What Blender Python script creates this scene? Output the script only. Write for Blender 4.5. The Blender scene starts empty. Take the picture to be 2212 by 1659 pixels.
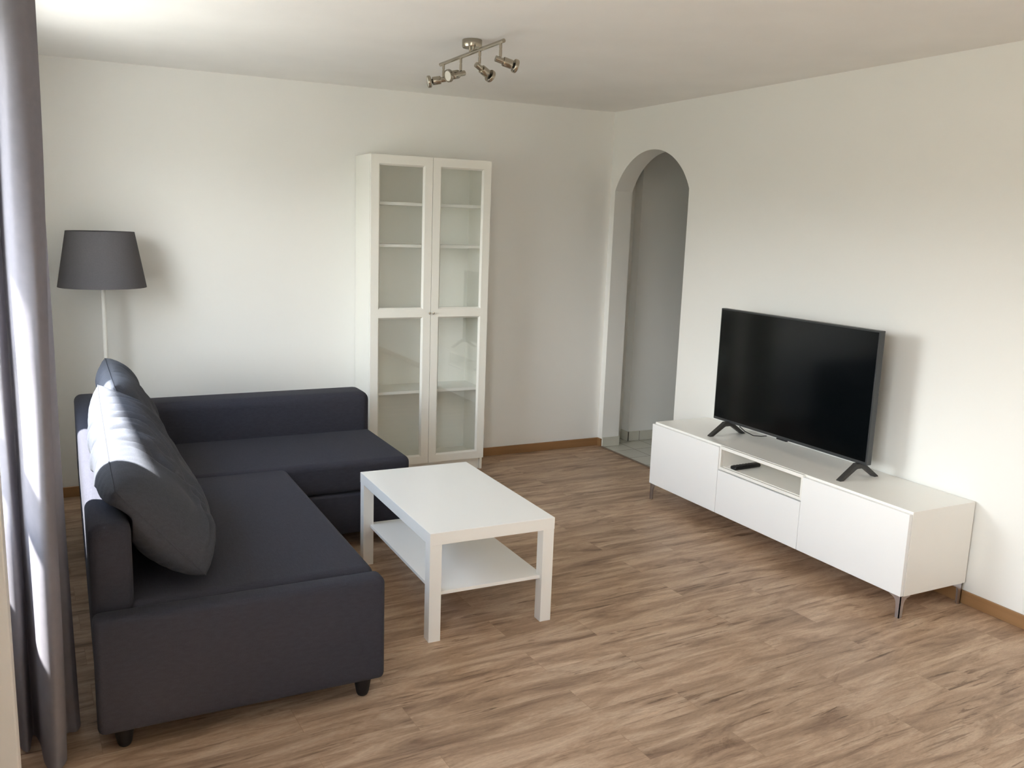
import bpy, bmesh, math, random
from mathutils import Vector, Matrix, noise
random.seed(4)
PI = math.pi
C = bpy.context.scene.collection
sc = bpy.context.scene

# ---------------------------------------------------------------- camera
cd = bpy.data.cameras.new('camera'); cam = bpy.data.objects.new('camera', cd); C.objects.link(cam)
yaw, pitch, roll = .460689, .177063, .030555
F = Vector((math.sin(yaw)*math.cos(pitch), math.cos(yaw)*math.cos(pitch), -math.sin(pitch)))
R0 = Vector((math.cos(yaw), -math.sin(yaw), 0)); U0 = R0.cross(F)
RR = R0*math.cos(roll)+U0*math.sin(roll); UU = -R0*math.sin(roll)+U0*math.cos(roll)
m = Matrix((( RR.x, UU.x, -F.x, -3.60966), (RR.y, UU.y, -F.y, -5.41181), (RR.z, UU.z, -F.z, 1.62519), (0, 0, 0, 1)))
cam.matrix_world = m
cd.sensor_width = 36; cd.lens = 36*1884.87/2212
cd.shift_x = 46.49/2212; cd.shift_y = -7.38/2212
cd.clip_start = .02
sc.camera = cam
sc.view_settings.view_transform = 'Standard'; sc.view_settings.look = 'None'
sc.view_settings.gamma = 1; sc.view_settings.use_curve_mapping = False
sc.view_settings.exposure = 0.0
sc.cycles.use_denoising = True
sc.cycles.max_bounces = 14; sc.cycles.diffuse_bounces = 10; sc.cycles.transparent_max_bounces = 12
sc.cycles.sample_clamp_indirect = 8
sc.cycles.caustics_reflective = False; sc.cycles.caustics_refractive = False

# ---------------------------------------------------------------- sky, sun, daylight
SKY = 23.0
w = bpy.data.worlds.new('world'); sc.world = w; w.use_nodes = True
nt = w.node_tree; nt.nodes.clear()
out = nt.nodes.new('ShaderNodeOutputWorld'); bg = nt.nodes.new('ShaderNodeBackground')
tc = nt.nodes.new('ShaderNodeTexCoord'); sx = nt.nodes.new('ShaderNodeSeparateXYZ'); rp = nt.nodes.new('ShaderNodeValToRGB')
mr = nt.nodes.new('ShaderNodeMapRange'); mr.inputs[1].default_value = -1; mr.inputs[2].default_value = 1
nt.links.new(tc.outputs['Generated'], sx.inputs[0]); nt.links.new(sx.outputs[2], mr.inputs[0]); nt.links.new(mr.outputs[0], rp.inputs[0])
e = rp.color_ramp.elements
# ground, dark tree line, bright sky just above it, bluer towards the zenith
e[0].position = .0; e[0].color = (.30, .29, .26, 1)
e[1].position = 1.0; e[1].color = (.26, .34, .50, 1)
for p_, c_ in ((.45, (.22, .22, .19)), (.515, (.20, .21, .19)), (.54, (.70, .72, .74)), (.56, (.98, .99, 1.0)), (.62, (.96, .98, 1.0)), (.67, (.55, .62, .70)), (.72, (.36, .43, .55))):
    a = e.new(p_); a.color = c_+(1,)
nt.links.new(rp.outputs[0], bg.inputs[0]); bg.inputs[1].default_value = SKY
nt.links.new(bg.outputs[0], out.inputs[0])

sd = bpy.data.lights.new('sun', 'SUN'); sd.energy = 62; sd.angle = math.radians(1.2); sd.color = (1, .98, .96)
so = bpy.data.objects.new('sun', sd); C.objects.link(so)
sundir = Vector((1.0, -.6, -1.80)).normalized()          # the way the light travels
so.rotation_euler = sundir.to_track_quat('-Z', 'Y').to_euler()

def portal(name, y0, y1, z0, z1, x):
    l = bpy.data.lights.new(name, 'AREA'); l.shape = 'RECTANGLE'; l.size = z1-z0; l.size_y = y1-y0
    o = bpy.data.objects.new(name, l); C.objects.link(o); o.location = (x, (y0+y1)/2, (z0+z1)/2)
    o.rotation_euler = (0, -PI/2, 0); l.cycles.is_portal = True
portal('window_portal', -2.28, -1.0, .88, 2.2, -3.99)
portal('window_portal', -2.94, -2.40, .0, 2.2, -3.99)
portal('window_portal', -5.5, -4.0, .88, 2.2, -3.99)  # portal of the unseen opening added for fill light

# ---------------------------------------------------------------- helpers
def tag(o, label=None, cat=None, group=None, kind=None):
    if label: o['label'] = label
    if cat: o['category'] = cat
    if group: o['group'] = group
    if kind: o['kind'] = kind
    return o
def thing(name, label, cat, loc=(0, 0, 0), rz=0, group=None):
    o = bpy.data.objects.new(name, None); C.objects.link(o)
    o.location = loc; o.rotation_euler = (0, 0, rz); o.empty_display_size = .1
    return tag(o, label, cat, group)
def obj(name, bm, mat, parent=None, smooth=False):
    me = bpy.data.meshes.new(name); bmesh.ops.recalc_face_normals(bm, faces=bm.faces)
    bm.to_mesh(me); bm.free()
    if smooth:
        me.polygons.foreach_set('use_smooth', [True]*len(me.polygons))
        if smooth is not True: me.set_sharp_from_angle(angle=math.radians(smooth))
    me.materials.append(mat)
    o = bpy.data.objects.new(name, me); C.objects.link(o)
    if parent: o.parent = parent
    return o
def box(bm, x0, x1, y0, y1, z0, z1, bev=0, seg=2):
    r = bmesh.ops.create_cube(bm, size=1)
    vs = r['verts']
    for v in vs:
        v.co = Vector(((x0+x1)/2+v.co.x*(x1-x0), (y0+y1)/2+v.co.y*(y1-y0), (z0+z1)/2+v.co.z*(z1-z0)))
    if bev:
        es = list({e for v in vs for e in v.link_edges})
        bmesh.ops.bevel(bm, geom=es, offset=bev, segments=seg, profile=.5, affect='EDGES')
    return bm
def bx(*a, **k): return box(bmesh.new(), *a, **k)
def tube(bm, pts, rad, n=12, cap=True):
    """swept tube through pts; rad a number or list"""
    pts = [Vector(p) for p in pts]; rings = []
    for i, p in enumerate(pts):
        t = (pts[min(i+1, len(pts)-1)]-pts[max(i-1, 0)]).normalized()
        up = Vector((0, 0, 1)) if abs(t.z) < .95 else Vector((1, 0, 0))
        a = t.cross(up).normalized(); b = t.cross(a).normalized()
        r = rad[i] if isinstance(rad, (list, tuple)) else rad
        rings.append([bm.verts.new(p+a*math.cos(2*PI*k/n)*r+b*math.sin(2*PI*k/n)*r) for k in range(n)])
    for A, B in zip(rings, rings[1:]):
        for k in range(n): bm.faces.new((A[k], A[(k+1) % n], B[(k+1) % n], B[k]))
    if cap: bm.faces.new(rings[0]); bm.faces.new(rings[-1][::-1])
    return bm
def lathe(bm, prof, o=(0, 0, 0), ax=(0, 0, 1), n=32):
    """prof: (distance along axis, radius)"""
    ax = Vector(ax).normalized(); o = Vector(o)
    up = Vector((0, 0, 1)) if abs(ax.z) < .95 else Vector((1, 0, 0))
    a = ax.cross(up).normalized(); b = ax.cross(a).normalized(); rings = []
    for h, r in prof:
        rings.append([bm.verts.new(o+ax*h+(a*math.cos(2*PI*k/n)+b*math.sin(2*PI*k/n))*max(r, 1e-4)) for k in range(n)])
    for A, B in zip(rings, rings[1:]):
        for k in range(n): bm.faces.new((A[k], A[(k+1) % n], B[(k+1) % n], B[k]))
    for rg, pr in ((rings[0], prof[0]), (rings[-1], prof[-1])):
        if pr[1] > 1e-3: bm.faces.new(rg)
    return bm
def prism(bm, poly, f0, f1):
    """poly list of 2D points; f0, f1 map (a,b)->3D for the two ends"""
    A = [bm.verts.new(f0(*p)) for p in poly]; B = [bm.verts.new(f1(*p)) for p in poly]
    bm.faces.new(A); bm.faces.new(B[::-1])
    for i in range(len(A)): bm.faces.new((A[i], A[(i+1) % len(A)], B[(i+1) % len(A)], B[i]))
    return bm

# ---------------------------------------------------------------- materials
def srgb(r, g, b):
    f = lambda c: c/12.92 if c <= .04045 else ((c+.055)/1.055)**2.4
    return (f(r/255), f(g/255), f(b/255), 1)
def pmat(name, col, rough=.5, metal=0, spec=.5, bump=None, var=None, sheen=0, coat=0, aniso=None):
    """bump=(scale, strength, distance); var=(scale, amount): tone variation of the surface itself"""
    mt = bpy.data.materials.new(name); mt.use_nodes = True; n = mt.node_tree; p = n.nodes['Principled BSDF']
    p.inputs['Base Color'].default_value = col; p.inputs['Roughness'].default_value = rough
    p.inputs['Metallic'].default_value = metal; p.inputs['Specular IOR Level'].default_value = spec
    if sheen: p.inputs['Sheen Weight'].default_value = sheen; p.inputs['Sheen Roughness'].default_value = .4
    if coat: p.inputs['Coat Weight'].default_value = coat
    tcn = n.nodes.new('ShaderNodeTexCoord'); mp = n.nodes.new('ShaderNodeMapping')
    n.links.new(tcn.outputs['Object'], mp.inputs[0])
    if aniso: mp.inputs['Scale'].default_value = aniso
    if bump:
        nz = n.nodes.new('ShaderNodeTexNoise'); nz.inputs['Scale'].default_value = bump[0]; nz.inputs['Detail'].default_value = 4
        b = n.nodes.new('ShaderNodeBump'); b.inputs['Strength'].default_value = bump[1]; b.inputs['Distance'].default_value = bump[2]
        n.links.new(mp.outputs[0], nz.inputs[0]); n.links.new(nz.outputs[0], b.inputs['Height']); n.links.new(b.outputs[0], p.inputs['Normal'])
    sc_, am = var or (3, .02)
    nz = n.nodes.new('ShaderNodeTexNoise'); nz.inputs['Scale'].default_value = sc_; nz.inputs['Detail'].default_value = 5
    r = n.nodes.new('ShaderNodeValToRGB'); r.color_ramp.elements[0].position = .3; r.color_ramp.elements[1].position = .7
    r.color_ramp.elements[0].color = tuple(c*(1-am) for c in col[:3])+(1,)
    r.color_ramp.elements[1].color = tuple(min(1, c*(1+am)) for c in col[:3])+(1,)
    n.links.new(mp.outputs[0], nz.inputs[0]); n.links.new(nz.outputs[0], r.inputs[0]); n.links.new(r.outputs[0], p.inputs['Base Color'])
    return mt
M = {}
M['wall'] = pmat('wall_paint', srgb(236, 236, 233), .9, spec=.2, bump=(60, .06, .004), var=(1.2, .01))
M['ceiling'] = pmat('ceiling_paint', srgb(240, 239, 237), .95, spec=.1, bump=(80, .05, .003))
M['lacquer'] = pmat('white_lacquer', srgb(242, 240, 235), .28, spec=.45, var=(2, .006))
M['foil'] = pmat('white_foil', srgb(238, 237, 230), .42, spec=.4, var=(2, .006))
M['gloss'] = pmat('satin_white_front', srgb(245, 245, 245), .3, spec=.5, var=(2, .005))
M['inner'] = pmat('cabinet_inside', srgb(240, 241, 237), .5, spec=.3)
M['nickel'] = pmat('brushed_nickel', srgb(172, 164, 150), .24, metal=1, bump=(40, .08, .001), aniso=(1, 1, 20))
M['chrome'] = pmat('chrome', srgb(205, 203, 210), .32, metal=1)
M['lens'] = pmat('frosted_lens', srgb(205, 200, 190), .4, spec=.5)
M['black'] = pmat('black_plastic', srgb(22, 22, 24), .45, spec=.4)
M['bezel'] = pmat('dark_bezel', srgb(52, 54, 56), .35, spec=.5)
M['screen'] = pmat('screen_glass', srgb(6, 9, 11), .13, spec=.42)
M['footmetal'] = pmat('dark_grey_stand', srgb(58, 56, 54), .5, spec=.4)
M['rubber'] = pmat('black_button_rubber', srgb(34, 34, 38), .7)
M['footblack'] = pmat('black_foot', srgb(12, 12, 16), .6)
M['shade'] = pmat('grey_lampshade_cloth', srgb(90, 88, 91), .95, spec=.1, bump=(300, .2, .001), var=(160, .05))
M['pole'] = pmat('white_metal', srgb(232, 230, 224), .4)
M['frame'] = pmat('window_frame_white', srgb(216, 216, 216), .45)
M['sill'] = pmat('grey_sill_stone', srgb(140, 136, 130), .5, var=(30, .08))
M['basewood'] = pmat('beech_baseboard', srgb(150, 113, 76), .5, spec=.4, var=(6, .10), aniso=(.25, .25, 5))
M['strip'] = pmat('brown_threshold', srgb(120, 98, 80), .4)
M['concrete'] = pmat('balcony_floor', srgb(150, 146, 138), .9, bump=(30, .2, .01), var=(8, .06))

def fabric(name, col, weave=900, sheen=.04, amt=.10):
    mt = pmat(name, col, .95, spec=.12, sheen=sheen)
    n = mt.node_tree; p = n.nodes['Principled BSDF']
    tcn = n.nodes.new('ShaderNodeTexCoord')
    fac = None
    hs = []
    for sxyz in ((weave, weave*.12, weave), (weave*.12, weave, weave*.3)):
        mp = n.nodes.new('ShaderNodeMapping'); mp.inputs['Scale'].default_value = sxyz
        nz = n.nodes.new('ShaderNodeTexNoise'); nz.inputs['Scale'].default_value = 1; nz.inputs['Detail'].default_value = 2
        n.links.new(tcn.outputs['Object'], mp.inputs[0]); n.links.new(mp.outputs[0], nz.inputs[0]); hs.append(nz)
    ad = n.nodes.new('ShaderNodeMath'); n.links.new(hs[0].outputs[0], ad.inputs[0]); n.links.new(hs[1].outputs[0], ad.inputs[1])
    mrn = n.nodes.new('ShaderNodeMapRange'); mrn.inputs[1].default_value = .7; mrn.inputs[2].default_value = 1.3
    mrn.inputs[3].default_value = 1-amt; mrn.inputs[4].default_value = 1+amt
    n.links.new(ad.outputs[0], mrn.inputs[0])
    old = p.inputs['Base Color'].links[0].from_socket
    mx = n.nodes.new('ShaderNodeVectorMath'); mx.operation = 'SCALE'
    n.links.new(old, mx.inputs[0]); n.links.new(mrn.outputs[0], mx.inputs['Scale']); n.links.new(mx.outputs[0], p.inputs['Base Color'])
    b = n.nodes.new('ShaderNodeBump'); b.inputs['Strength'].default_value = .25; b.inputs['Distance'].default_value = .002
    n.links.new(ad.outputs[0], b.inputs['Height']); n.links.new(b.outputs[0], p.inputs['Normal'])
    return mt
M['sofa'] = fabric('dark_grey_sofa_fabric', srgb(58, 58, 66), 320)
M['cushion'] = fabric('grey_cushion_fabric', srgb(70, 72, 79), 320)
M['piping'] = fabric('piping_fabric', srgb(70, 72, 79), 320)

def glass_mat(name, tint=(1, 1, 1, 1), f0=1.45, strength=1.0):
    """thin pane: mostly clear, mirror-like reflection that grows at grazing angles"""
    mt = bpy.data.materials.new(name); mt.use_nodes = True; n = mt.node_tree; n.nodes.clear()
    o = n.nodes.new('ShaderNodeOutputMaterial'); t = n.nodes.new('ShaderNodeBsdfTransparent'); g = n.nodes.new('ShaderNodeBsdfGlossy')
    g.inputs['Roughness'].default_value = .02; t.inputs[0].default_value = tint
    ge = n.nodes.new('ShaderNodeNewGeometry'); dt = n.nodes.new('ShaderNodeVectorMath'); dt.operation = 'DOT_PRODUCT'
    n.links.new(ge.outputs['Normal'], dt.inputs[0]); n.links.new(ge.outputs['Incoming'], dt.inputs[1])
    def mth(op, a, b=None, cl=False):
        q = n.nodes.new('ShaderNodeMath'); q.operation = op; q.use_clamp = cl
        for i, v in enumerate((a, b)):
            if v is None: continue
            if isinstance(v, (int, float)): q.inputs[i].default_value = v
            else: n.links.new(v, q.inputs[i])
        return q.outputs[0]
    ab = mth('ABSOLUTE', dt.outputs['Value']); pw = mth('POWER', mth('SUBTRACT', 1, ab, True), 5)
    r0 = ((f0-1)/(f0+1))**2                                     # Schlick
    fac = mth('MULTIPLY', mth('ADD', mth('MULTIPLY', pw, 1-r0), r0), strength, True)
    mx = n.nodes.new('ShaderNodeMixShader')
    n.links.new(fac, mx.inputs[0]); n.links.new(t.outputs[0], mx.inputs[1]); n.links.new(g.outputs[0], mx.inputs[2]); n.links.new(mx.outputs[0], o.inputs[0])
    return mt
M['glass'] = glass_mat('cabinet_glass', (.99, .996, .99, 1), 1.5, 1.9)
M['winglass'] = glass_mat('window_glass', (.98, .99, .98, 1), 1.45, 1.0)

def curtain_mat():
    mt = bpy.data.materials.new('grey_curtain_cloth'); mt.use_nodes = True; n = mt.node_tree; n.nodes.clear()
    o = n.nodes.new('ShaderNodeOutputMaterial'); d = n.nodes.new('ShaderNodeBsdfDiffuse'); t = n.nodes.new('ShaderNodeBsdfTranslucent')
    mx = n.nodes.new('ShaderNodeMixShader'); mx.inputs[0].default_value = .27
    tcn = n.nodes.new('ShaderNodeTexCoord'); nz = n.nodes.new('ShaderNodeTexNoise'); nz.inputs['Scale'].default_value = 40; nz.inputs['Detail'].default_value = 5
    r = n.nodes.new('ShaderNodeValToRGB'); r.color_ramp.elements[0].color = srgb(130, 127, 134); r.color_ramp.elements[1].color = srgb(140, 137, 143)
    n.links.new(tcn.outputs['Object'], nz.inputs[0]); n.links.new(nz.outputs[0], r.inputs[0])
    n.links.new(r.outputs[0], d.inputs[0]); n.links.new(r.outputs[0], t.inputs[0])
    n.links.new(d.outputs[0], mx.inputs[1]); n.links.new(t.outputs[0], mx.inputs[2]); n.links.new(mx.outputs[0], o.inputs[0])
    return mt
M['curtain'] = curtain_mat()

def floor_mat():
    mt = bpy.data.materials.new('vinyl_oak_planks'); mt.use_nodes = True; n = mt.node_tree; p = n.nodes['Principled BSDF']; L = n.links.new
    tcn = n.nodes.new('ShaderNodeTexCoord'); mp = n.nodes.new('ShaderNodeMapping'); mp.inputs['Rotation'].default_value = (0, 0, math.radians(-2.5))
    L(tcn.outputs['Object'], mp.inputs[0])
    br = n.nodes.new('ShaderNodeTexBrick'); br.offset = .37; br.offset_frequency = 2; br.inputs['Scale'].default_value = 1
    br.inputs['Brick Width'].default_value = .92; br.inputs['Row Height'].default_value = .152
    br.inputs['Mortar Size'].default_value = .0008; br.inputs['Mortar Smooth'].default_value = .2; br.inputs['Bias'].default_value = 0
    br.inputs['Color1'].default_value = (0, 0, 0, 1); br.inputs['Color2'].default_value = (1, 1, 1, 1); br.inputs['Mortar'].default_value = (.5, .5, .5, 1)
    L(mp.outputs[0], br.inputs[0])
    # shift the grain from plank to plank
    wn = n.nodes.new('ShaderNodeTexWhiteNoise'); wn.noise_dimensions = '1D'; L(br.outputs['Color'], wn.inputs['W'])
    sc1 = n.nodes.new('ShaderNodeVectorMath'); sc1.operation = 'SCALE'; sc1.inputs['Scale'].default_value = 7; L(wn.outputs['Color'], sc1.inputs[0])
    ad = n.nodes.new('ShaderNodeVectorMath'); ad.operation = 'ADD'; L(mp.outputs[0], ad.inputs[0]); L(sc1.outputs[0], ad.inputs[1])
    def noise_(scale, s3, det=6, rough=.6, dist=0):
        q = n.nodes.new('ShaderNodeMapping'); q.inputs['Scale'].default_value = s3; L(ad.outputs[0], q.inputs[0])
        z = n.nodes.new('ShaderNodeTexNoise'); z.inputs['Scale'].default_value = scale; z.inputs['Detail'].default_value = det; z.inputs['Roughness'].default_value = rough; z.inputs['Distortion'].default_value = dist
        L(q.outputs[0], z.inputs[0]); return z
    broad = noise_(2.3, (1, 6, 1), 7, .64, .8)
    r1 = n.nodes.new('ShaderNodeValToRGB'); E = r1.color_ramp.elements
    E[0].position = .25; E[0].color = srgb(116, 89, 70); E[1].position = .72; E[1].color = srgb(212, 186, 160)
    k = E.new(.5); k.color = srgb(178, 149, 123)
    L(broad.outputs[0], r1.inputs[0])
    streak = noise_(3.6, (1, 13, 1), 10, .66, .7)
    r2 = n.nodes.new('ShaderNodeValToRGB'); E = r2.color_ramp.elements
    E[0].position = .37; E[0].color = (.40, .34, .30, 1); E[1].position = .44; E[1].color = (.97, .97, .97, 1)
    k = E.new(.60); k.color = (1.0, 1.0, 1.0, 1); k = E.new(.66); k.color = (1.16, 1.15, 1.14, 1)
    L(streak.outputs[0], r2.inputs[0])
    # where the plank is streaky at all
    gate = noise_(1.3, (1, 3.5, 1), 3, .5, .4)
    gr = n.nodes.new('ShaderNodeMapRange'); gr.inputs[1].default_value = .40; gr.inputs[2].default_value = .56
    gr.inputs[3].default_value = 1.0; gr.inputs[4].default_value = .25; L(gate.outputs[0], gr.inputs[0])
    thin = noise_(9, (.55, 16, 1), 6, .6, .5)
    r5 = n.nodes.new('ShaderNodeValToRGB'); E = r5.color_ramp.elements
    E[0].position = .30; E[0].color = (.66, .60, .55, 1); E[1].position = .40; E[1].color = (1, 1, 1, 1)
    L(thin.outputs[0], r5.inputs[0])
    fine = noise_(60, (1, 9, 1), 3, .6)
    r3 = n.nodes.new('ShaderNodeValToRGB'); r3.color_ramp.elements[0].color = (.86, .86, .86, 1); r3.color_ramp.elements[1].color = (1.08, 1.08, 1.08, 1)
    r3.color_ramp.elements[0].position = .35; r3.color_ramp.elements[1].position = .65
    L(fine.outputs[0], r3.inputs[0])
    knot = noise_(2.1, (1, 2.6, 1), 5, .7, 1.5)
    r4 = n.nodes.new('ShaderNodeValToRGB'); E = r4.color_ramp.elements
    E[0].position = .62; E[0].color = (1, 1, 1, 1); E[1].position = .74; E[1].color = (.52, .45, .40, 1)
    L(knot.outputs[0], r4.inputs[0])
    def mul(a, b, f=1):
        x = n.nodes.new('ShaderNodeMix'); x.data_type = 'RGBA'; x.blend_type = 'MULTIPLY'; x.inputs[0].default_value = f
        L(a, x.inputs[6]); L(b, x.inputs[7]); return x.outputs[2]
    c = mul(r1.outputs[0], r2.outputs[0], 1); L(gr.outputs[0], c.node.inputs[0]); c = mul(c, r5.outputs[0], .8); c = mul(c, r3.outputs[0]); c = mul(c, r4.outputs[0], .9)
    # plank tone and joints
    mr_ = n.nodes.new('ShaderNodeMapRange'); mr_.inputs[3].default_value = .93; mr_.inputs[4].default_value = 1.05; L(wn.outputs['Value'], mr_.inputs[0])
    v = n.nodes.new('ShaderNodeVectorMath'); v.operation = 'SCALE'; L(c, v.inputs[0]); L(mr_.outputs[0], v.inputs['Scale'])
    x = n.nodes.new('ShaderNodeMix'); x.data_type = 'RGBA'; x.blend_type = 'MIX'; L(br.outputs['Fac'], x.inputs[0]); L(v.outputs[0], x.inputs[6]); x.inputs[7].default_value = srgb(150, 122, 98)
    L(x.outputs[2], p.inputs['Base Color'])
    p.inputs['Roughness'].default_value = .42; p.inputs['Specular IOR Level'].default_value = .35
    b = n.nodes.new('ShaderNodeBump'); b.inputs['Strength'].default_value = .12; b.inputs['Distance'].default_value = .002
    L(streak.outputs[0], b.inputs['Height']); L(b.outputs[0], p.inputs['Normal'])
    return mt
M['floor'] = floor_mat()

def tile_mat(name, w_, h_, off=0):
    mt = bpy.data.materials.new(name); mt.use_nodes = True; n = mt.node_tree; p = n.nodes['Principled BSDF']; L = n.links.new
    tcn = n.nodes.new('ShaderNodeTexCoord'); mp = n.nodes.new('ShaderNodeMapping'); mp.inputs['Location'].default_value = (.0, off, 0)
    br = n.nodes.new('ShaderNodeTexBrick'); br.offset = 0; br.inputs['Scale'].default_value = 1
    br.inputs['Brick Width'].default_value = w_; br.inputs['Row Height'].default_value = h_; br.inputs['Mortar Size'].default_value = .0025
    br.inputs['Color1'].default_value = srgb(206, 204, 192); br.inputs['Color2'].default_value = srgb(198, 196, 186); br.inputs['Mortar'].default_value = srgb(134, 130, 122)
    L(tcn.outputs['Object'], mp.inputs[0]); L(mp.outputs[0], br.inputs[0]); L(br.outputs[0], p.inputs['Base Color'])
    p.inputs['Roughness'].default_value = .25
    return mt
M['tile'] = tile_mat('hall_floor_tiles', .2, .2, .0)

# ---------------------------------------------------------------- room shell
WP = -2.28; H = 2.4355; XL = -3.82; YB = -6.6; T = .15
struct = lambda name, bm, mat, parent=None, smooth=False: tag(obj(name, bm, mat, parent, smooth), kind='structure')
struct('floor', bx(XL-.33, .0, YB-.2, .0, -.12, 0), M['floor'])
struct('floor', bx(.0, 2.9, -4.7, .35, -.12, -.002), M['tile'])['label'] = 'light grey tiled hallway floor beyond the arch'
struct('ceiling', bx(XL-.33, 2.9, YB-.2, .35, H, H+.15), M['ceiling'])
struct('wall_back', bx(XL-.33, T, 0, .15, 0, H), M['wall'])
struct('wall_front', bx(XL-.33, T, YB-.2, YB, 0, H), M['wall'])
# right wall with the pointed-shouldered round arch
y0, y1, zs, za = -.885, -.056, 1.886, 2.152
hw = (y1-y0)/2; rise = za-zs; Rr = (hw*hw+rise*rise)/(2*rise); yc = (y0+y1)/2; zc = za-Rr
arc = []
a0 = math.asin(hw/Rr)
for i in range(33):
    t = -a0+2*a0*i/32; arc.append((yc+Rr*math.sin(t), zc+Rr*math.cos(t)))
bm = bmesh.new()
def strip_wall(bm, x0, x1):
    cols = [(YB, None), (y0, 0)] ; V = {}
    def v(x, y, z):
        k = (round(x, 5), round(y, 5), round(z, 5))
        if k not in V: V[k] = bm.verts.new((x, y, z))
        return V[k]
    for x in (x0, x1):
        bm.faces.new([v(x, YB, 0), v(x, y0, 0), v(x, y0, zs), v(x, y0, H), v(x, YB, H)])
        bm.faces.new([v(x, y1, 0), v(x, 0, 0), v(x, 0, H), v(x, y1, H), v(x, y1, zs)])
        for A, B in zip(arc, arc[1:]):
            bm.faces.new([v(x, A[0], A[1]), v(x, B[0], B[1]), v(x, B[0], H), v(x, A[0], H)])
    path = [(y0, 0)]+arc+[(y1, 0)]
    for A, B in zip(path, path[1:]):
        bm.faces.new([v(x0, *A), v(x0, *B), v(x1, *B), v(x1, *A)])
strip_wall(bm, 0, T)
o = struct('wall_right', bm, M['wall'], smooth=25)
# hallway beyond the arch
struct('wall_hall_end', box(bx(.30, 2.9, .03, .2, 0, H), T, .32, .12, .2, 0, H), M['wall'])
struct('wall_hall_side', bx(2.75, 2.9, -4.7, .03, 0, H), M['wall'])
struct('wall_hall_near', bx(T, 2.9, -4.7, -4.55, 0, H), M['wall'])
struct('baseboard_hall', box(bx(.292, 2.75, .021, .03, 0, .072), .291, .30, .021, .12, 0, .072), tile_mat('tile_plinth', .2, .2))
struct('baseboard_jamb', bx(.004, T+.004, y1-.008, y1, 0, .07), M['tile'])
# window wall: two openings, an added unseen fill opening, lintel and piers
W0, WS, W1, D0, D1, ZT = -2.94, -2.40, -1.0, -5.5, -4.0, 2.2
bm = bmesh.new()
for a, b, z0, z1 in ((W1, .15, 0, H), (YB-.2, D0, 0, H), (D0, W1, ZT, H), (D1, W0, 0, ZT), (WS, W1, 0, .86), (WS, WP, .86, ZT), (D0, D1, 0, .86)):
    box(bm, XL-.33, XL, a, b, z0, z1)
struct('wall_left', bm, M['wall'])
def window(name, a, b, muls, tr, zb_=0, panel=0):
    bm = bmesh.new(); f = .055; x0, x1 = XL-.20, XL-.13
    box(bm, x0, x1, a, b, zb_, zb_+.07); box(bm, x0, x1, a, b, ZT-.07, ZT)
    for y in [a+f/2, b-f/2]+muls: box(bm, x0, x1, y-f/2, y+f/2, zb_+.07, ZT-.07)
    if tr: box(bm, x0, x1, a, b, tr-.035, tr+.035)
    if panel: box(bm, x0+.015, x1-.015, a+f, b-f, .07, panel); box(bm, x0, x1, a, b, panel, panel+.06)
    o = struct(name, bm, M['frame'])
    g = obj('pane', bx((x0+x1)/2-.003, (x0+x1)/2+.003, a+.02, b-.02, zb_+.05, ZT-.05), M['winglass'], o)
    return o
window('window_1', WP, W1, [], None, .86)
window('window_3', W0, WS, [], 1.27, 0, .72)
struct('trim_4', bx(XL-.15, XL+.03, WP+.01, W1-.01, .86, .885, bev=.004), M['sill'])['label'] = 'grey stone window sill'
window('fill_window', D0, D1, [-4.75], None, .86)  # unseen window beside the camera, added to fill the near side with light
# opened window leaf edge standing in the room at the near opening
struct('trim_1', bx(XL, -3.748, -3.34, -3.27, .0, 2.2, bev=.004), M['frame'])
# baseboards
struct('baseboard_back', bx(XL, 0, -.012, 0, 0, .06, bev=.002), M['basewood'])
struct('baseboard_right', box(bx(-.012, 0, YB, y0, 0, .06, bev=.002), -.012, 0, y1, -.012, 0, .06, bev=.002), M['basewood'])
struct('trim_2', bx(-.018, .006, y0, y1, 0, .004, bev=.001), M['strip'])
# balcony slab outside
struct('trim_3', bx(-6.2, XL-.33, -6.5, .2, -.15, -.03), M['concrete'])

# ---------------------------------------------------------------- corner sofa bed
S = thing('corner_sofa_bed', 'dark grey fabric corner sofa bed with chaise end along the far wall', 'sofa', (-3.575, -2.775, 0))
def sb(name, x0, x1, y0, y1, z0, z1, bev=.02, seg=4, mat='sofa', parent=S, fn=None):
    bm = bx(x0, x1, y0, y1, z0, z1, bev=bev, seg=seg)
    if fn:
        for v in bm.verts: fn(v)
    o = obj(name, bm, M[mat], None, 40); o.data.transform(Matrix.Translation((3.575, 2.775, 0))); o.parent = parent
    return o
sb('end_panel', -3.575, -2.670, -2.775, -2.688, .072, .442, .022)
sb('base', -3.570, -2.685, -2.692, -1.37, .075, .30, .012)
sb('seat_cushion', -3.470, -2.680, -2.686, -1.376, .285, .448, .032, 5)
sb('chaise_base', -3.570, -2.060, -1.372, -.52, .075, .284, .015)
sb('chaise_cushion', -3.470, -2.045, -1.370, -.690, .288, .448, .032, 5)
sb('backrest', -3.575, -3.452, -2.690, -.52, .29, .705, .035, 5)
sb('side_backrest', -3.565, -2.050, -.735, -.51, .29, .665, .05, 6)
for x, y in ((-3.50, -2.715), (-2.735, -2.72), (-2.13, -1.31), (-2.13, -.58), (-3.50, -.58)):
    bm = lathe(bmesh.new(), [(0, .013), (.004, .018), (.014, .022), (.070, .032), (.078, .033)], (x+3.575, y+2.775, 0), n=20)
    obj('foot', bm, M['footblack'], S, 40)

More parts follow.
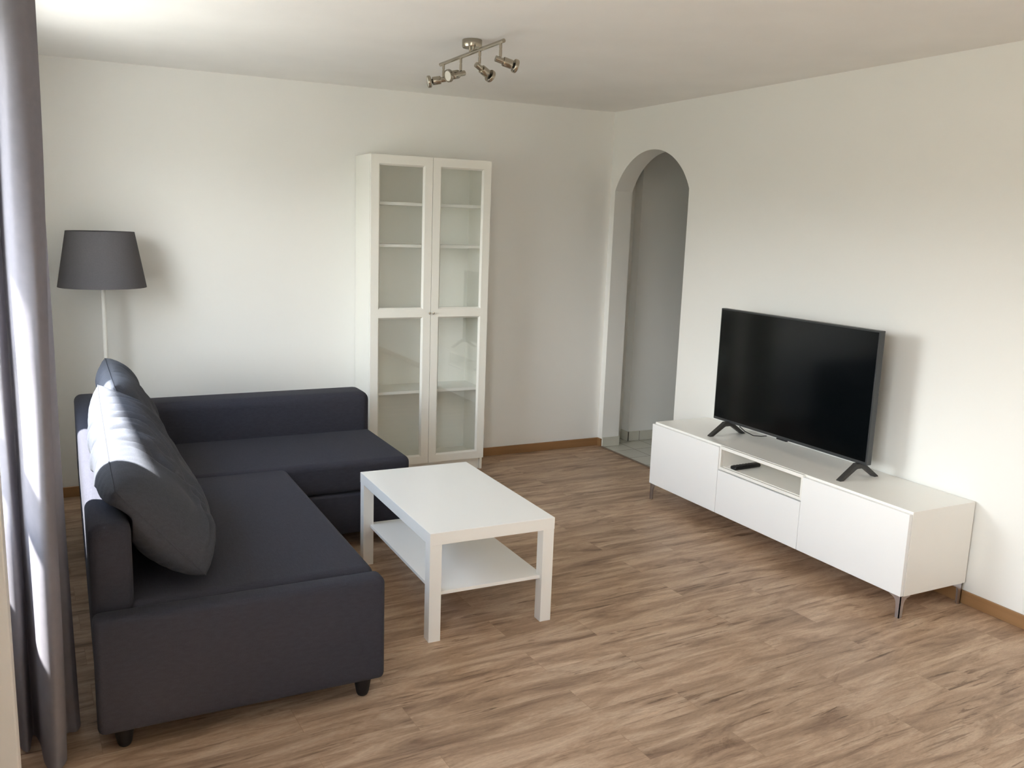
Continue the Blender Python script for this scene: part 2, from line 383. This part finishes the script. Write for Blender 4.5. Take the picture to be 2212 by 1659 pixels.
# loose back cushions
def cushion(name, label, W_, Hh, T_, loc, lean, seed, ylim, creases, droop=0.0):
    """u along the length (y), v up, w thickness; soft cushion pressed against seat and backrest"""
    root = thing(name, label, 'cushion', loc, 0, 'loose back cushions of the sofa')
    NU, NV = 150, 96
    L0 = Vector(loc)
    R = Matrix.Rotation(lean, 4, 'Y')
    def outline(u, v):
        return (u*(1-.022*(v*v)**2), v*(1-.035*(u*u)**3))
    def place(p, u, v):
        p = R @ (p+Vector((0, 0, Hh/2)))
        q = p+L0
        q.z -= droop*(1-u)*.5*max(0, v+1)*.5
        if q.z < .4525: q.z = .4525+(.4525-q.z)*.02                 # flattened on the seat
        lim = -3.446
        k = min(1, max(0, (.745-q.z)/.05))
        if q.x < lim and k > 0: q.x = q.x*(1-k)+(lim+(lim-q.x)*.02)*k   # flattened against the backrest
        q.y = min(max(q.y, ylim[0]), ylim[1])
        return q-L0
    def pt(u, v, s):
        pu, pv = outline(u, v)
        th = max(0, (1-abs(u)**5.5))**.5*max(0, (1-abs(v)**3.2))**.5
        th *= 1-.12*v
        nz = noise.noise(Vector((u*2.2+seed, v*2.0, s*1.5)))*.020*th
        nz += noise.noise(Vector((u*5+seed, v*3.0, s*2.5)))*.007*th
        if s > 0 or True:
            for (cs, cu, cv, ang, ln, wd, dp, bend) in creases:
                if cs*s < 0: continue
                du = (u-cu)*W_/2; dv = (v-cv)*Hh/2
                a_ = du*math.cos(ang)+dv*math.sin(ang); b_ = -du*math.sin(ang)+dv*math.cos(ang)
                b_ += bend*a_*a_
                g = math.exp(-(a_/ln)**2)
                dp = dp*1.5; wd = wd*1.25
                nz += th*g*(-dp*math.exp(-(b_/wd)**2)+.7*dp*math.exp(-((b_-1.7*wd)/wd)**2)+.5*dp*math.exp(-((b_+1.7*wd)/wd)**2))
        edge = max(abs(u)**10, abs(v)**10)
        nz += edge*th*.006*math.sin((u*W_ if abs(v) > abs(u) else v*Hh)*70+seed)
        return place(Vector((s*(T_/2*th+nz), pu*W_/2, pv*Hh/2)), u, v)
    bm = bmesh.new(); grid = {}
    def par(k, n):
        t_ = (k/n-.5)*2; return .55*t_+.45*math.sin(t_*PI/2)
    for s_ in (1, -1):
        for i_ in range(NU+1):
            for j_ in range(NV+1):
                rim = i_ in (0, NU) or j_ in (0, NV)
                key = (i_, j_, 0 if rim else s_)
                if key not in grid: grid[key] = bm.verts.new(pt(par(i_, NU), par(j_, NV), s_))
        for i_ in range(NU):
            for j_ in range(NV):
                vs = [grid[(a, b, 0 if (a in (0, NU) or b in (0, NV)) else s_)] for a, b in ((i_, j_), (i_+1, j_), (i_+1, j_+1), (i_, j_+1))]
                bm.faces.new(vs if s_ > 0 else vs[::-1])
    obj('cover', bm, M['cushion'], root, True)
    pts = []
    for k in range(201):
        a = 2*PI*k/200; q = max(abs(math.cos(a)), abs(math.sin(a)))
        u = math.cos(a)/q; v = math.sin(a)/q; pu, pv = outline(u, v)
        pts.append(place(Vector((0, pu*W_/2, pv*Hh/2)), u, v))
    obj('piping', tube(bmesh.new(), pts, .0022, 6, False), M['piping'], root, True)
    return root
# creases: (side, u, v, angle, length, width, depth, bend)
cushion('back_cushion', 'large grey back cushion at the near end of the sofa', 1.07, .535, .24, (-3.23, -2.118, .480), -.52, 3, (-2.672, -1.578),
        [(1, .40, .72, 1.15, .15, .016, .026, 1.6), (1, .16, .80, 1.4, .17, .014, .026, -1.4), (1, -.10, .84, 1.0, .15, .014, .024, 1.2), (1, .62, .7, 1.5, .15, .016, .024, 1.4), (1, -.3, .72, 1.25, .14, .013, .020, -1.5), (0, .3, .9, 1.3, .2, .016, .018, 1), (0, -.05, .95, 1.5, .2, .016, .018, -1),
         (1, -.45, .35, 1.3, .20, .020, .014, .6), (1, -.55, -.05, .75, .10, .010, .014, 2), (1, -.2, -.1, .9, .22, .025, .010, 0), (1, -.72, -.35, .5, .16, .012, .014, 1), (1, .5, -.2, 1.8, .2, .03, .009, 0),
         (-1, 0, .4, 1.4, .15, .02, .012, 0), (-1, -.5, .3, 1.2, .15, .02, .012, 0), (-1, .5, .4, 1.7, .15, .02, .012, 0), (1, .85, .62, 1.4, .16, .018, .016, 1.2)], .14)
cushion('back_cushion', 'grey back cushion at the far corner of the sofa behind the larger one', .80, .475, .20, (-3.26, -1.165, .485), -.37, 11, (-1.566, -.745),
        [(1, -.6, .5, 1.3, .14, .018, .014, 1), (1, -.2, .6, 1.5, .14, .018, .012, -1), (1, .2, .3, 1.2, .18, .02, .010, 0), (-1, 0, .4, 1.4, .15, .02, .012, 0)], 0)

# ---------------------------------------------------------------- coffee table
Tt = thing('coffee_table', 'white rectangular coffee table with a thin lower shelf, in front of the sofa', 'table', (-2.383, -2.4616, 0), -.0103)
obj('tabletop', bx(0, .55, 0, .90, .40, .45, bev=.0015), M['lacquer'], Tt)
for x in (.001, .499):
    for y in (.001, .849):
        obj('leg', bx(x, x+.05, y, y+.05, 0, .40, bev=.0015), M['lacquer'], Tt)
obj('shelf', bx(.035, .515, .018, .882, .186, .200, bev=.001), M['lacquer'], Tt)
for x, y in ((.492, .028),):
    obj('screw', lathe(bmesh.new(), [(-.006, .004), (.0, .004), (.001, .0)], (x, y, .181), (1, 0, 0), 12), M['chrome'], Tt, 40)

# ---------------------------------------------------------------- glass-door bookcase
bxx, by1 = -1.1116, -.005
B = thing('glass_door_bookcase', 'tall white bookcase with two glass doors against the far wall', 'bookcase', (bxx-.4, by1, 0))
def bb(name, x0, x1, y0, y1, z0, z1, mat='foil', bev=.001, parent=B):
    o = obj(name, bx(x0, x1, y0, y1, z0, z1, bev=bev), M[mat], parent); return o
BH = 2.02; t = .018
bb('side_panel', -.4, -.4+t, -.278, 0, 0, BH); bb('side_panel', .4-t, .4, -.278, 0, 0, BH)
bb('top_panel', -.4+t, .4-t, -.278, 0, BH-t, BH); bb('bottom_panel', -.4+t, .4-t, -.275, -.004, .075, .075+t)
bb('back_panel', -.4+t, .4-t, -.008, -.002, .09, BH-t, 'inner', 0)
bb('plinth', -.4+t, .4-t, -.262, -.250, 0, .075)
for z in (1.742, 1.487, 1.072, .560): bb('shelf', -.4+t+.001, .4-t-.001, -.262, -.010, z-.018, z, 'inner')
def door(x0, x1, kx):
    z0, z1 = .082, BH-.002; ya, yb = -.299, -.281; sw = .050; tr_ = .052
    bm = bmesh.new(); box(bm, x0, x0+sw, ya, yb, z0, z1); box(bm, x1-sw, x1, ya, yb, z0, z1)
    for a, b in ((z0, z0+.048), (1.037, 1.087), (z1-tr_, z1)): box(bm, x0+sw, x1-sw, ya, yb, a, b)
    o = obj('door', bm, M['foil'], B)
    # bevelled moulding around each pane
    for a, b in ((z0+.048, 1.037), (1.087, z1-tr_)):
        bm = bmesh.new(); L_, R_ = x0+sw, x1-sw; c = .010
        ou = [(L_, a), (R_, a), (R_, b), (L_, b)]; inn = [(L_+c, a+c), (R_-c, a+c), (R_-c, b-c), (L_+c, b-c)]
        vo = [bm.verts.new((x, ya+.0005, z)) for x, z in ou]; vi = [bm.verts.new((x, yb-.006, z)) for x, z in inn]
        vo2 = [bm.verts.new((x, yb, z)) for x, z in ou]; vi2 = [bm.verts.new((x, yb, z)) for x, z in inn]
        for i in range(4):
            j = (i+1) % 4
            bm.faces.new((vo[i], vo[j], vi[j], vi[i])); bm.faces.new((vi[i], vi[j], vi2[j], vi2[i])); bm.faces.new((vo2[i], vo2[j], vi2[j], vi2[i]))
        obj('moulding', bm, M['foil'], o)
        obj('glass_pane', bx(L_+.002, R_-.002, yb-.005, yb-.002, a+.002, b-.002), M['glass'], o)['label'] = 'clear glass pane'
    k = lathe(bmesh.new(), [(0, .003), (.010, .003), (.012, .0065), (.017, .0065), (.019, .0045)], (kx, ya, 1.062), (0, -1, 0), 16)
    obj('knob', k, M['nickel'], o, 40)['label'] = 'small round metal knob'
door(-.3985, -.0015, -.012); door(.0015, .3985, .014)
for z in (1.86, 1.20, .95, .25):
    obj('hinge', bx(.36, .381, -.276, -.262, z-.012, z+.012, bev=.002), M['nickel'], B)

# ---------------------------------------------------------------- low cabinet
tg = -.0140; ny = -3.0392
K = thing('tv_bench', 'long low white cabinet on short metal legs against the right wall', 'cabinet', (tg-.21, ny+.9, 0))
ox, oy = -(tg-.21), -(ny+.9)
def kb(name, x0, x1, y0, y1, z0, z1, mat='lacquer', bev=.001, parent=K):
    return obj(name, bx(x0+ox, x1+ox, y0+oy, y1+oy, z0, z1, bev=bev), M[mat], parent)
xb, xf = tg, tg-.40; fy = ny+1.8; z0, z1 = .10, .48
bm = bmesh.new()
def kx(bm, x0, x1, y0, y1, z0, z1): box(bm, x0+ox, x1+ox, y0+oy, y1+oy, z0, z1, bev=.0008, seg=1)
kx(bm, xf, xb, ny, fy, z1-.018, z1); kx(bm, xf, xb, ny, fy, z0, z0+.018)
for y in (ny, fy-.018, ny+.5955, ny+1.1865): kx(bm, xf, xb, y, y+.018, z0+.0175, z1-.0175)
kx(bm, xb-.006, xb-.002, ny+.01, fy-.01, z0+.01, z1-.01)
kx(bm, xf, xb-.006, ny+.6136, ny+1.1864, .350, .366)
obj('carcass', bm, M['lacquer'], K)
dx0, dx1 = xf-.022, xf-.003
kb('door', dx0, dx1, ny+.001, ny+.5985, z0+.002, z1-.010, 'gloss'); kb('door', dx0, dx1, ny+1.2015, fy-.001, z0+.002, z1-.010, 'gloss')
kb('drawer_front', dx0, dx1, ny+.6015, ny+1.1985, z0+.002, .343, 'gloss')
# front frame of the open compartment
bm = bmesh.new()
kx(bm, dx0+.004, dx1, ny+.6015, ny+1.1985, .462, .479); kx(bm, dx0+.004, dx1, ny+.6015, ny+1.1985, .349, .364)
kx(bm, dx0+.004, dx1, ny+.6015, ny+.6135, .364, .462); kx(bm, dx0+.004, dx1, ny+1.1865, ny+1.1985, .364, .462)
obj('compartment_frame', bm, M['lacquer'], K)
def bracket_leg(x, y, sx_, sy_):
    """two thin plates meeting in a vertical corner, flared at the top"""
    bm = bmesh.new(); hgt = .0995; th = .004
    prof = [(.0, .0), (.020, .0), (.020, .004), (.0215, .05), (.024, .068), (.030, .080), (.040, .088), (.058, .094), (.058, hgt), (0, hgt)]
    prism(bm, prof, lambda a, b: (x+sx_*a, y, b), lambda a, b: (x+sx_*a, y+sy_*th, b))
    prism(bm, prof, lambda a, b: (x, y+sy_*a, b), lambda a, b: (x+sx_*th, y+sy_*a, b))
    obj('leg', bm, M['chrome'], K)
for x, sx_ in ((xf-.012, 1), (xb-.012, -1)):
    for y, sy_ in ((ny+.004, 1), (fy-.004, -1)):
        bracket_leg(x+ox, y+oy, sx_, sy_)

# ---------------------------------------------------------------- television
tx = -.222; yl, yr = -1.527, -2.617
TV = thing('television', 'black flat-screen television switched off, standing on the low white cabinet', 'television', (-.225, -2.07, .4805))
def tb(name, x0, x1, y0, y1, z0, z1, mat, bev=.002, seg=2):
    return obj(name, bx(x0+.225, x1+.225, y0+2.07, y1+2.07, z0-.4805, z1-.4805, bev=bev, seg=seg), M[mat], TV)
zb, zt = .552, 1.195
tb('bezel', tx, tx+.034, yr, yl, zb, zt, 'bezel', .003)
tb('housing', tx+.034, tx+.075, yr+.14, yl-.14, zb+.03, zb+.36, 'black', .012, 3)
tb('screen', tx-.0012, tx+.001, yr+.008, yl-.008, zb+.016, zt-.008, 'screen', 0)
tb('sensor_bar', tx-.003, tx+.012, -2.07-.035, -2.07+.035, zb-.006, zb+.001, 'black', .001)
def tv_foot(y):
    bm = bmesh.new(); w2 = .013
    def P(x, z): return (x+.225, z-.4805)
    pr = [P(-.352, .4805), P(-.330, .4805), P(-.252, .5285), P(-.243, .532), P(-.205, .532), P(-.196, .5285), P(-.122, .4805), P(-.098, .4805), P(-.100, .485), P(-.190, .549), P(-.200, .556), P(-.248, .556), P(-.256, .549), P(-.349, .485)]
    # split into quads so that the concave outline is well formed
    n = len(pr); A = [bm.verts.new((a, y+2.07-w2, b)) for a, b in pr]; Bv = [bm.verts.new((a, y+2.07+w2, b)) for a, b in pr]
    quads = [(0, 1, 2, 12), (0, 12, 13), (2, 3, 11, 12), (3, 4, 10, 11), (4, 5, 9, 10), (5, 6, 8, 9), (6, 7, 8)]
    for q in quads: bm.faces.new([A[i] for i in q]); bm.faces.new([Bv[i] for i in q][::-1])
    for i in range(n): bm.faces.new((A[i], A[(i+1) % n], Bv[(i+1) % n], Bv[i]))
    obj('stand_foot', bm, M['footmetal'], TV)
tv_foot(-1.650); tv_foot(-2.577)
obj('cable', tube(bmesh.new(), [(.045, .36, .10), (.055, .36, .075), (.035, .355, .060), (.055, .33, .035), (.10, .31, .012), (.15, .30, .006), (.19, .30, .005)], .0025, 8), M['black'], TV, True)

# remote control
RM = thing('remote_control', 'slim black remote control lying in the open slot of the low cabinet', 'remote control', (-.318, -1.925, .3665), .05)
bm = bx(-.095, .095, -.021, .021, 0, .019, bev=.008, seg=4); obj('body', bm, M['black'], RM, 50)
for i in range(6):
    for j in (-1, 0, 1):
        obj('button', lathe(bmesh.new(), [(0, .004), (.0012, .004), (.0018, .003)], (-.075+i*.022, j*.011, .0187), n=10), M['rubber'], RM, 40)

# ---------------------------------------------------------------- floor lamp
Lp = thing('floor_lamp', 'floor lamp with grey tapered shade on a slim white pole in the corner', 'lamp', (-3.402, -.262, 0))
obj('base', lathe(bmesh.new(), [(0, .138), (.012, .140), (.018, .136), (.024, .05), (.03, .016), (.05, .0125)], n=48), M['pole'], Lp, 40)
obj('pole', tube(bmesh.new(), [(0, 0, .03), (0, 0, 1.36)], .0115, 16), M['pole'], Lp, 40)
bm = bmesh.new(); zz0, zz1, ra, rb = 1.232, 1.527, .222, .170
lathe(bm, [(zz0, ra), (zz0, ra-.002), (zz1, rb-.002), (zz1, rb), (zz0, ra)], n=72); bmesh.ops.remove_doubles(bm, verts=bm.verts, dist=1e-5)
obj('lamp_shade', bm, M['shade'], Lp, 40)
bm = bmesh.new()
for k in range(3):
    a = k*2*PI/3+.4; tube(bm, [(0, 0, 1.36), (math.cos(a)*.192, math.sin(a)*.192, 1.372)], .002, 6)
obj('shade_ring', bm, M['pole'], Lp, True)
obj('bulb', lathe(bmesh.new(), [(1.36, .014), (1.385, .014), (1.41, .028), (1.435, .030), (1.455, .020), (1.463, .0)], n=20), M['lens'], Lp, True)

# ---------------------------------------------------------------- ceiling spotlights
SPX, SPY, bz = -1.895, -1.668, H-.0545
SP = thing('ceiling_spotlight_bar', 'brushed metal ceiling light with four swivelling spotlights on one bar', 'ceiling light', (SPX, SPY, H))
def rel(p): return (p[0]-SPX, p[1]-SPY, p[2]-H)
obj('canopy', lathe(bmesh.new(), [(0, .044), (-.002, .045), (-.030, .045), (-.034, .042), (-.034, .0)], n=48), M['nickel'], SP, 40)
for dy in (-.018, .018): obj('bar_mount', tube(bmesh.new(), [(0, dy, -.033), (0, dy, bz-H)], .0055, 12), M['nickel'], SP, 40)
obj('bar', tube(bmesh.new(), [rel((SPX, -1.305, bz)), rel((SPX, -1.985, bz))], .0085, 16), M['nickel'], SP, 40)
heads = [(-1.345, (-.951, .236, -.205), .095), (-1.548, (-.938, -.238, -.254), .104), (-1.752, (.879, .226, -.420), .105), (-1.957, (.961, -.119, -.250), .104)]
def spot(y, dv, ln):
    ax = Vector(dv).normalized(); joint = Vector(rel((SPX, y, bz-.062)))
    st = lathe(bmesh.new(), [(0, .0065), (.026, .0065), (.026, .0055), (.032, .0055), (.032, .0065), (.060, .0065)], rel((SPX, y, bz)), (0, 0, -1), 14)
    stem = obj('stem', st, M['nickel'], SP, 40)
    back = joint+Vector((0, 0, -.012))-ax*.022
    hd = lathe(bmesh.new(), [(0, .0), (0, .0125), (.036, .0125), (.036, .0185), (.040, .0195), (.074, .0195), (.076, .018), (.076, .0)], back, ax, 28)
    h = obj('spot_head', hd, M['nickel'], SP, 40)
    neck = lathe(bmesh.new(), [(.075, .011), (.088, .011)], back, ax, 18); obj('neck', neck, M['black'], h, 40)
    rg = lathe(bmesh.new(), [(.084, .0), (.084, .026), (.087, .0285), (.098, .0285), (.100, .027), (.100, .024), (.097, .024)], back, ax, 36)
    obj('ring', rg, M['nickel'], h, 40)
    ls = lathe(bmesh.new(), [(.0965, .0), (.0965, .024), (.0985, .022), (.099, .0)], back, ax, 32); obj('lens', ls, M['lens'], h, 40)
for a in heads: spot(*a)

# ---------------------------------------------------------------- curtain
def cr(P, n):
    out_ = []
    for i in range(len(P)-1):
        p0, p1, p2, p3 = P[max(i-1, 0)], P[i], P[i+1], P[min(i+2, len(P)-1)]
        for k in range(n):
            t_ = k/n
            out_.append(tuple(.5*((2*p1[c])+(-p0[c]+p2[c])*t_+(2*p0[c]-5*p1[c]+4*p2[c]-p3[c])*t_*t_+(-p0[c]+3*p1[c]-3*p2[c]+p3[c])*t_**3) for c in (0, 1)))
    out_.append(P[-1]); return out_
bot = [(-3.800, -2.50), (-3.79, -2.62), (-3.765, -2.66), (-3.755, -2.57), (-3.735, -2.63), (-3.72, -2.75), (-3.690, -2.80), (-3.662, -2.745), (-3.672, -2.66), (-3.66, -2.60), (-3.632, -2.60), (-3.622, -2.55), (-3.655, -2.48), (-3.70, -2.44), (-3.69, -2.38), (-3.74, -2.28), (-3.79, -2.28)]
top = [(-3.800, -2.55), (-3.80, -2.64), (-3.765, -2.70), (-3.745, -2.66), (-3.725, -2.72), (-3.70, -2.79), (-3.655, -2.80), (-3.628, -2.74), (-3.645, -2.68), (-3.66, -2.60), (-3.655, -2.54), (-3.645, -2.50), (-3.67, -2.44), (-3.71, -2.42), (-3.69, -2.36), (-3.74, -2.28), (-3.79, -2.28)]
PB, PT = cr(bot, 10), cr(top, 10)
bm = bmesh.new(); NZ = 60; rows = []
for j in range(NZ+1):
    s = j/NZ; z = .012+s*(2.40-.012); f = s**.75
    row = []
    for i, (a, b) in enumerate(zip(PB, PT)):
        x = a[0]*(1-f)+b[0]*f; y = a[1]*(1-f)+b[1]*f
        k = noise.noise(Vector((i*.09, z*1.1, 3.)))
        x += .010*k*(1-abs(2*s-1)**4); y += .012*noise.noise(Vector((i*.07, z*.9, 9.)))*(1-abs(2*s-1)**4)
        x = max(x, -3.812)
        row.append(bm.verts.new((x, y, z)))
    rows.append(row)
for A, Bq in zip(rows, rows[1:]):
    for i in range(len(A)-1): bm.faces.new((A[i], A[i+1], Bq[i+1], Bq[i]))
o = obj('curtain', bm, M['curtain'], None, True)
tag(o, 'floor-length grey curtain gathered in folds beside the window', 'curtain')
RD = thing('curtain_rod', 'slim white curtain track fixed to the ceiling above the window', 'curtain track', (-3.70, -2.6, H))
obj('track', bx(-.02, .02, -2.6, 2.0, -.030, 0, bev=.002), M['pole'], RD)
